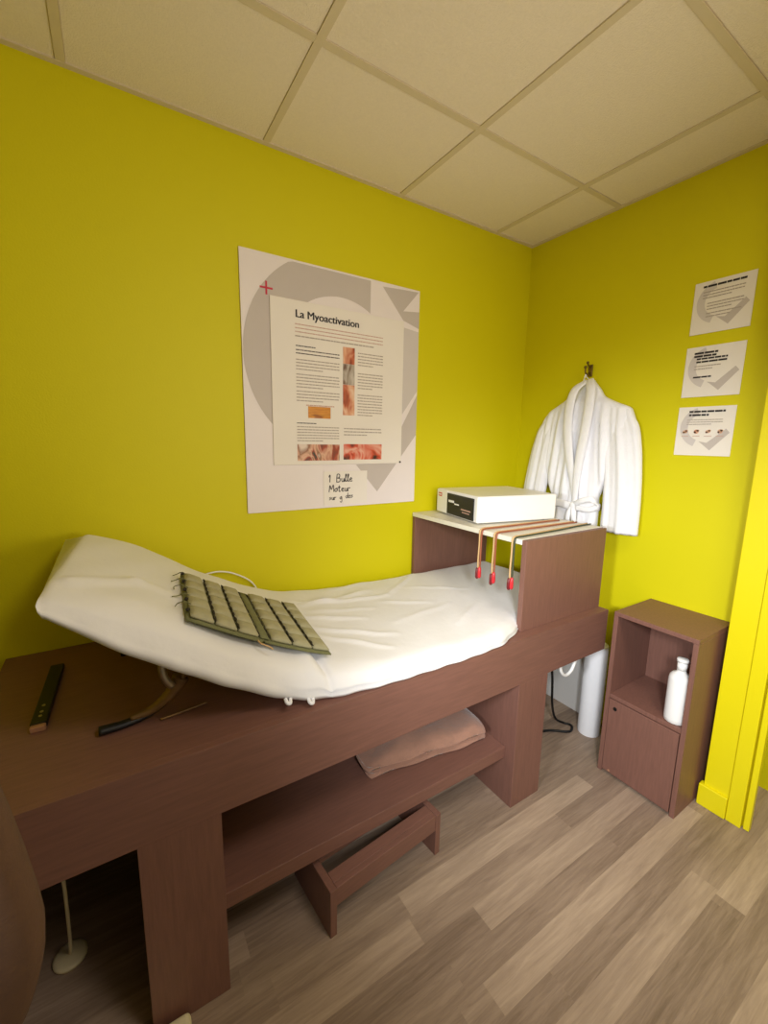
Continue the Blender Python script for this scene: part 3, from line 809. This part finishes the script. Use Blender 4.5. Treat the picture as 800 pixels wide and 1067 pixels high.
# belt : flat band round the waist, knot, loop and ends
bm = bmesh.new(); pts = []
for k in range(0, 25):
    a = PI*k/24; pts.append((-.055-.066*math.sin(a)**.7, -.43-.136*math.cos(a)*-1*-1, 1.135+.004*math.sin(4*a)))
tube(bm, pts, (.019, .0045), 12, 2, flat=(0, 0, 1))
adopt(link('belt', bm, M['robe'], smooth=True), rb)
bm = bmesh.new(); bmesh.ops.create_icosphere(bm, subdivisions=3, radius=.02, matrix=Matrix.Translation((-.126, -.472, 1.135)) @ Matrix.Diagonal((.7, 1, 1.1, 1)))
adopt(link('belt_knot', bm, M['robe'], smooth=True), rb)
for pts in ([(-.130, -.475, 1.14), (-.145, -.52, 1.165), (-.140, -.570, 1.180), (-.128, -.592, 1.15), (-.135, -.555, 1.128), (-.135, -.49, 1.13)],
            [(-.132, -.468, 1.13), (-.140, -.455, 1.08), (-.130, -.448, .98), (-.125, -.450, .85)],
            [(-.132, -.478, 1.13), (-.142, -.490, 1.07), (-.132, -.500, .97), (-.125, -.498, .82)]):
    bm = bmesh.new(); tube(bm, pts, (.013, .004), 10, 8, flat=(0, .6, .8)); adopt(link('belt_end', bm, M['robe'], smooth=True), rb)

# white roll standing behind the bench end
bm = bmesh.new(); lathe(bm, [(.050, 0), (.052, .006), (.052, .468), (.049, .474), (.018, .474), (.018, .43)], (-.105, -.655, 0), 40)
tag(link('paper_roll', bm, M['roll'], smooth=True), 'white paper roll standing on the floor between bench and small cabinet', 'paper roll')
bpy.data.objects['paper_roll'].modifiers.new('e', 'EDGE_SPLIT').split_angle = .7

# black mains cable + white hook under the apron
bm = bmesh.new()
tube(bm, [(-.36, -.50, .69), (-.33, -.545, .50), (-.305, -.560, .32), (-.285, -.56, .16), (-.225, -.545, .05), (-.165, -.552, .0065), (-.150, -.59, .0065), (-.20, -.612, .0065), (-.27, -.56, .0065), (-.40, -.47, .0065), (-.60, -.09, .0065)], .0058, 10)
tag(link('black_cable', bm, M['black'], smooth=True), 'black cable dropping behind the bench end and looping on the floor', 'cable')
bm = bmesh.new()
tube(bm, [(-.520, -.735, .6905), (-.516, -.735, .55), (-.508, -.735, .492), (-.475, -.735, .460), (-.437, -.735, .468), (-.416, -.735, .50), (-.41, -.735, .53), (-.41, -.735, .6905)], .0072, 10)
tag(link('cable_loop', bm, M['white_pl'], smooth=True), 'small white cable loop peeking out under the right end of the bench apron', 'cable')

# ------------------------------------------------------------------ small cabinet with bottle
KX, K0, K1, KZ = -.301, -1.134, -.822, .745
cb = empty('open_cabinet', (-.15, -.978, 0)); tag(cb, 'small brown bedside cabinet with open compartment above a door, by the yellow pilaster', 'cabinet')
P_('side_panel', M['wood_v'], cb, (KX, -.003, K1-.018, K1, 0, KZ-.0185)); P_('side_panel', M['wood_v'], cb, (KX, -.003, K0, K0+.018, 0, KZ-.0185))
P_('cabinet_top', M['wood_v'], cb, (KX, -.003, K0, K1, KZ-.018, KZ))
P_('inner_shelf', M['wood_v'], cb, (KX+.001, -.010, K0+.0185, K1-.0185, .358, .376))
P_('bottom_panel', M['wood_v'], cb, (KX+.02, -.010, K0+.0185, K1-.0185, .012, .028))
P_('back_panel', M['wood_v'], cb, (-.0095, -.003, K0+.0185, K1-.0185, .012, KZ-.0185))
dr = P_('door', M['wood_v'], cb, (KX-.001, KX+.017, K0+.021, K1-.020, .014, .354))
bm = bmesh.new(); 
def disc_x(bm, x, y, z, r, t=.002, seg=16):
    vs = [bm.verts.new((x, y+r*math.cos(2*PI*k/seg), z+r*math.sin(2*PI*k/seg))) for k in range(seg)]; v2 = [bm.verts.new((x-t, v.co.y, v.co.z)) for v in vs]
    bm.faces.new(vs); bm.faces.new(v2[::-1])
    for k in range(seg): bm.faces.new([vs[k], vs[(k+1) % seg], v2[(k+1) % seg], v2[k]])
disc_x(bm, KX-.001, K1-.048, .318, .008)
k_ = link('lock', bm, M['black']); k_.parent = dr; k_.matrix_parent_inverse = Matrix.Translation(-cb.location).copy() if False else Matrix.Identity(4)
bm = bmesh.new(); disc_x(bm, KX-.001, K1-.05, .024, .005, .001)
k2 = link('screw_cap', bm, M['tan_end']); k2.parent = dr; k2.matrix_parent_inverse = Matrix.Identity(4)

bt = empty('lotion_bottle', (-.258, -1.0755, .376)); tag(bt, 'white plastic lotion bottle standing in the open cabinet compartment', 'bottle')
bm = bmesh.new(); lathe(bm, [(.034, 0), (.038, .004), (.0385, .02), (.0385, .172), (.036, .187), (.028, .198), (.018, .204), (.015, .210), (.015, .216)], seg=40)
link('bottle_body', bm, M['white_pl'], bt, smooth=True)
bm = bmesh.new(); lathe(bm, [(.0165, .214), (.0165, .242), (.0135, .2425), (.0135, .247), (.020, .2475), (.020, .257), (.017, .260), (.004, .261)], seg=28)
link('cap', bm, M['white_pl'], bt, smooth=True)

# ------------------------------------------------------------------ folded blanket on the lower shelf
tw = empty('folded_blanket', (-1.10, -.50, .246), math.radians(-8))
tag(tw, 'folded taupe fleece blanket on the lower shelf of the bench', 'blanket')
def soft_block(name, hx, hy, z0, z1, parent, cx=0, cy=0, bul=.012, seed=0):
    bm = bmesh.new(); NX, NYY, NZZ = 44, 30, 8
    bmesh.ops.create_cube(bm, size=2)
    bmesh.ops.subdivide_edges(bm, edges=bm.edges[:], cuts=23, use_grid_fill=True)
    for v in bm.verts:
        x, y, z = v.co
        # superellipse rounding
        px, py = abs(x), abs(y); k = 1-.06*(px**6)*(py**6)
        ez = 1-.90*max(px**14, py**12)
        zz = (z*ez+1)/2
        X = cx+hx*x*k*(1-.015*(1-abs(z))*0+.012*(1-z*z)); Y = cy+hy*y*k*(1+.02*(1-z*z))
        Z = z0+(z1-z0)*zz
        if z > -.9:
            w = zz
            Z += w*(bul*math.sin(5*x+seed)*math.sin(3.3*y+1+seed)+.5*bul*math.sin(9*x-6*y+seed)-.02*max(0, x*-1)**3-.012*max(0, -y)**4)
            Y += .004*math.sin(8*x+seed)*(1-z*z)
        v.co = (X, Y, max(Z, z0))
    return link(name, bm, M['towel'], parent, smooth=True)
soft_block('lower_fold', .262, .140, 0, .044, tw, .014, .012, .004, 1)
soft_block('upper_fold', .262, .152, .040, .096, tw, -.006, .004, .007, 2)

# ------------------------------------------------------------------ low footstool under the shelf
fs = empty('footstool', (-1.611, -.800, 0), math.radians(5.5)); tag(fs, 'low brown step stool with slotted top tucked under the bench shelf', 'stool')
L = .445
def tri_panel(x0, x1):
    bm = bmesh.new()
    prof = [(-.002, 0), (.235, 0), (.235, .160), (-.002, .160)]
    a = [bm.verts.new((x0, y, z)) for y, z in prof]; b_ = [bm.verts.new((x1, y, z)) for y, z in prof]
    bm.faces.new(a); bm.faces.new(b_[::-1])
    for i in range(4): bm.faces.new([a[i], a[(i+1) % 4], b_[(i+1) % 4], b_[i]])
    return link('end_panel', bm, M['wood_v'], fs, bevel=.0015)
tri_panel(0, .022); tri_panel(L-.022, L)
B('front_rail', M['wood'], fs, (.0225, L-.0225, .0, .018, .098, .1595))
B('top_slat', M['wood'], fs, (.0225, L-.0225, .0185, .055, .142, .1595))
B('top_slat', M['wood'], fs, (.0225, L-.0225, .105, .233, .142, .1595))

# ------------------------------------------------------------------ left foreground chair
ch = empty('upholstered_chair', (-2.43, -1.30, 0)); tag(ch, 'brown upholstered chair back at the lower left beside the bench', 'chair')
def rsuper(hx, hz, p): 
    out = []
    for k in range(72):
        a = 2*PI*k/72; c, s = math.cos(a), math.sin(a)
        out.append((hx*math.copysign(abs(c)**(2/p), c), hz*math.copysign(abs(s)**(2/p), s)))
    return out
bm = bmesh.new(); rings = []
prof = rsuper(.262, .30, 3.0)
for (y, s) in [(-.030, .86), (-.028, .95), (-.018, .99), (0, 1), (.018, .99), (.028, .95), (.030, .86)]:
    rings.append([bm.verts.new((x*s*(1-.50*max(0, z+.10)), y+.05*(x/.26)**2*-.4, z*(s*.02+.98))) for x, z in prof])
for i in range(6):
    for j in range(72): bm.faces.new([rings[i][j], rings[i][(j+1) % 72], rings[i+1][(j+1) % 72], rings[i+1][j]])
bm.faces.new(rings[0][::-1]); bm.faces.new(rings[-1])
bk = link('backrest', bm, M['chair'], ch, smooth=True); bk.location = (.020, .15, .965)
bm = bmesh.new(); rings = []
prof = rsuper(.23, .22, 4)
for (z, s) in [(.40, .9), (.405, .98), (.43, 1), (.465, .98), (.475, .9)]:
    rings.append([bm.verts.new((x*s-.03, y*s-.14, z)) for x, y in prof])
for i in range(4):
    for j in range(72): bm.faces.new([rings[i][j], rings[i][(j+1) % 72], rings[i+1][(j+1) % 72], rings[i+1][j]])
bm.faces.new(rings[0][::-1]); bm.faces.new(rings[-1])
link('seat', bm, M['chair'], ch, smooth=True)
for sx in (-1, 1):
    bm = bmesh.new(); tube(bm, [(sx*.17-.03, .055, .42), (sx*.17-.03, .115, .50), (sx*.17-.02, .145, .70)], .011, 10)
    link('back_bracket', bm, M['black'], ch, smooth=True)
    for sy in (.03, -.31):
        bm = bmesh.new(); tube(bm, [(sx*.18-.03, sy, .41), (sx*.20-.03, sy*1.06, 0.0)], .013, 12, smoothp=False, taper=lambda t: 1-.3*t)
        link('leg', bm, M['black'], ch, smooth=True)

# white cord with round pad under the bench, left
fc = empty('foot_switch', (-2.247, -.462, 0)); tag(fc, 'round cream foot switch with its cord on the floor under the bench', 'switch')
bm = bmesh.new(); lathe(bm, [(.036, 0), (.040, .003), (.040, .010), (.034, .014), (.012, .018), (.004, .019)], seg=32)
link('switch_disc', bm, M['cream'], fc, smooth=True)
bm = bmesh.new(); tube(bm, [(0.0, .0, .012), (.006, -.02, .06), (.016, -.07, .20), (.026, -.13, .36), (.03, -.17, .46), (.03, -.19, .55), (.03, -.19, .69)], .0042, 10)
link('cord', bm, M['cream'], fc, smooth=True)
lb = empty('adapter_box', (-2.055, -.85, 0)); tag(lb, 'cream plastic adapter box on the floor against the front bench leg', 'box')
B('adapter_case', M['cream'], lb, (-.09, .072, -.09, .072, 0, .040), bevel=.012)

# ------------------------------------------------------------------ added fill lights (out of view, no fixtures)
LIGHTS = {}
def area(name, loc, rot, sx, sy, power, col):
    l = bpy.data.lights.new(name, 'AREA'); l.shape = 'RECTANGLE'; l.size = sx; l.size_y = sy; l.energy = power; l.color = col
    o = bpy.data.objects.new(name, l); COL.objects.link(o); o.location = loc; o.rotation_euler = rot; LIGHTS[name] = o; return o
def spot(name, loc, aim, cone, power, col, rad=.12):
    l = bpy.data.lights.new(name, 'SPOT'); l.energy = power; l.color = col; l.spot_size = math.radians(cone); l.spot_blend = 1; l.shadow_soft_size = rad
    o = bpy.data.objects.new(name, l); COL.objects.link(o); o.location = loc
    o.rotation_euler = (Vector(aim)-Vector(loc)).to_track_quat('-Z', 'Y').to_euler(); return o
spot('doorway_fill_spot', (-2.95, -1.6, 1.5), (-.15, -.95, .7), 52, 165, (.90, .95, 1))  # added fill, pools light on the lower right wall and cabinet
spot('corner_fill_spot', (-1.92, -1.95, 1.52), (-.55, -.78, .55), 77, 118, (.92, .96, 1))  # added fill from beside the camera, brightens bench end and corner
spot('warm_fill_spot', (-1.1, -2.25, 1.35), (-1.4, 0, 2.05), 96, 50, (1, .91, .83), .2)  # added warm fill for the poster wall and ceiling
area('ceiling_fill_area', (-1.187, -1.992, H-.008), (0, 0, 0),   .5, .5, 17, (1, .93, .86))  # added soft fill from above, no luminaire there

w = bpy.data.worlds.new('world'); SC.world = w; w.use_nodes = True
w.node_tree.nodes['Background'].inputs[0].default_value = (.9, .95, 1, 1); w.node_tree.nodes['Background'].inputs[1].default_value = .3

# ------------------------------------------------------------------ camera
yaw, pit, rol, f = 1.004, -.166, .017, 442.321
fw = Vector((math.cos(yaw)*math.cos(pit), math.sin(yaw)*math.cos(pit), math.sin(pit)))
r = Vector((math.sin(yaw), -math.cos(yaw), 0)); u = r.cross(fw)
r2 = r*math.cos(rol)+u*math.sin(rol); u2 = -r*math.sin(rol)+u*math.cos(rol)
cam = bpy.data.cameras.new('camera'); co = bpy.data.objects.new('camera', cam); COL.objects.link(co)
mtx = Matrix(((r2.x, u2.x, -fw.x, -2.043), (r2.y, u2.y, -fw.y, -1.731), (r2.z, u2.z, -fw.z, 1.438), (0, 0, 0, 1)))
co.matrix_world = mtx
cam.sensor_fit = 'VERTICAL'; cam.sensor_height = 36; cam.lens = f/1067*36; cam.clip_start = .02
SC.camera = co
SC.view_settings.view_transform = 'Standard'; SC.view_settings.look = 'None'; SC.view_settings.gamma = 1; SC.view_settings.use_curve_mapping = False
SC.view_settings.exposure = 0
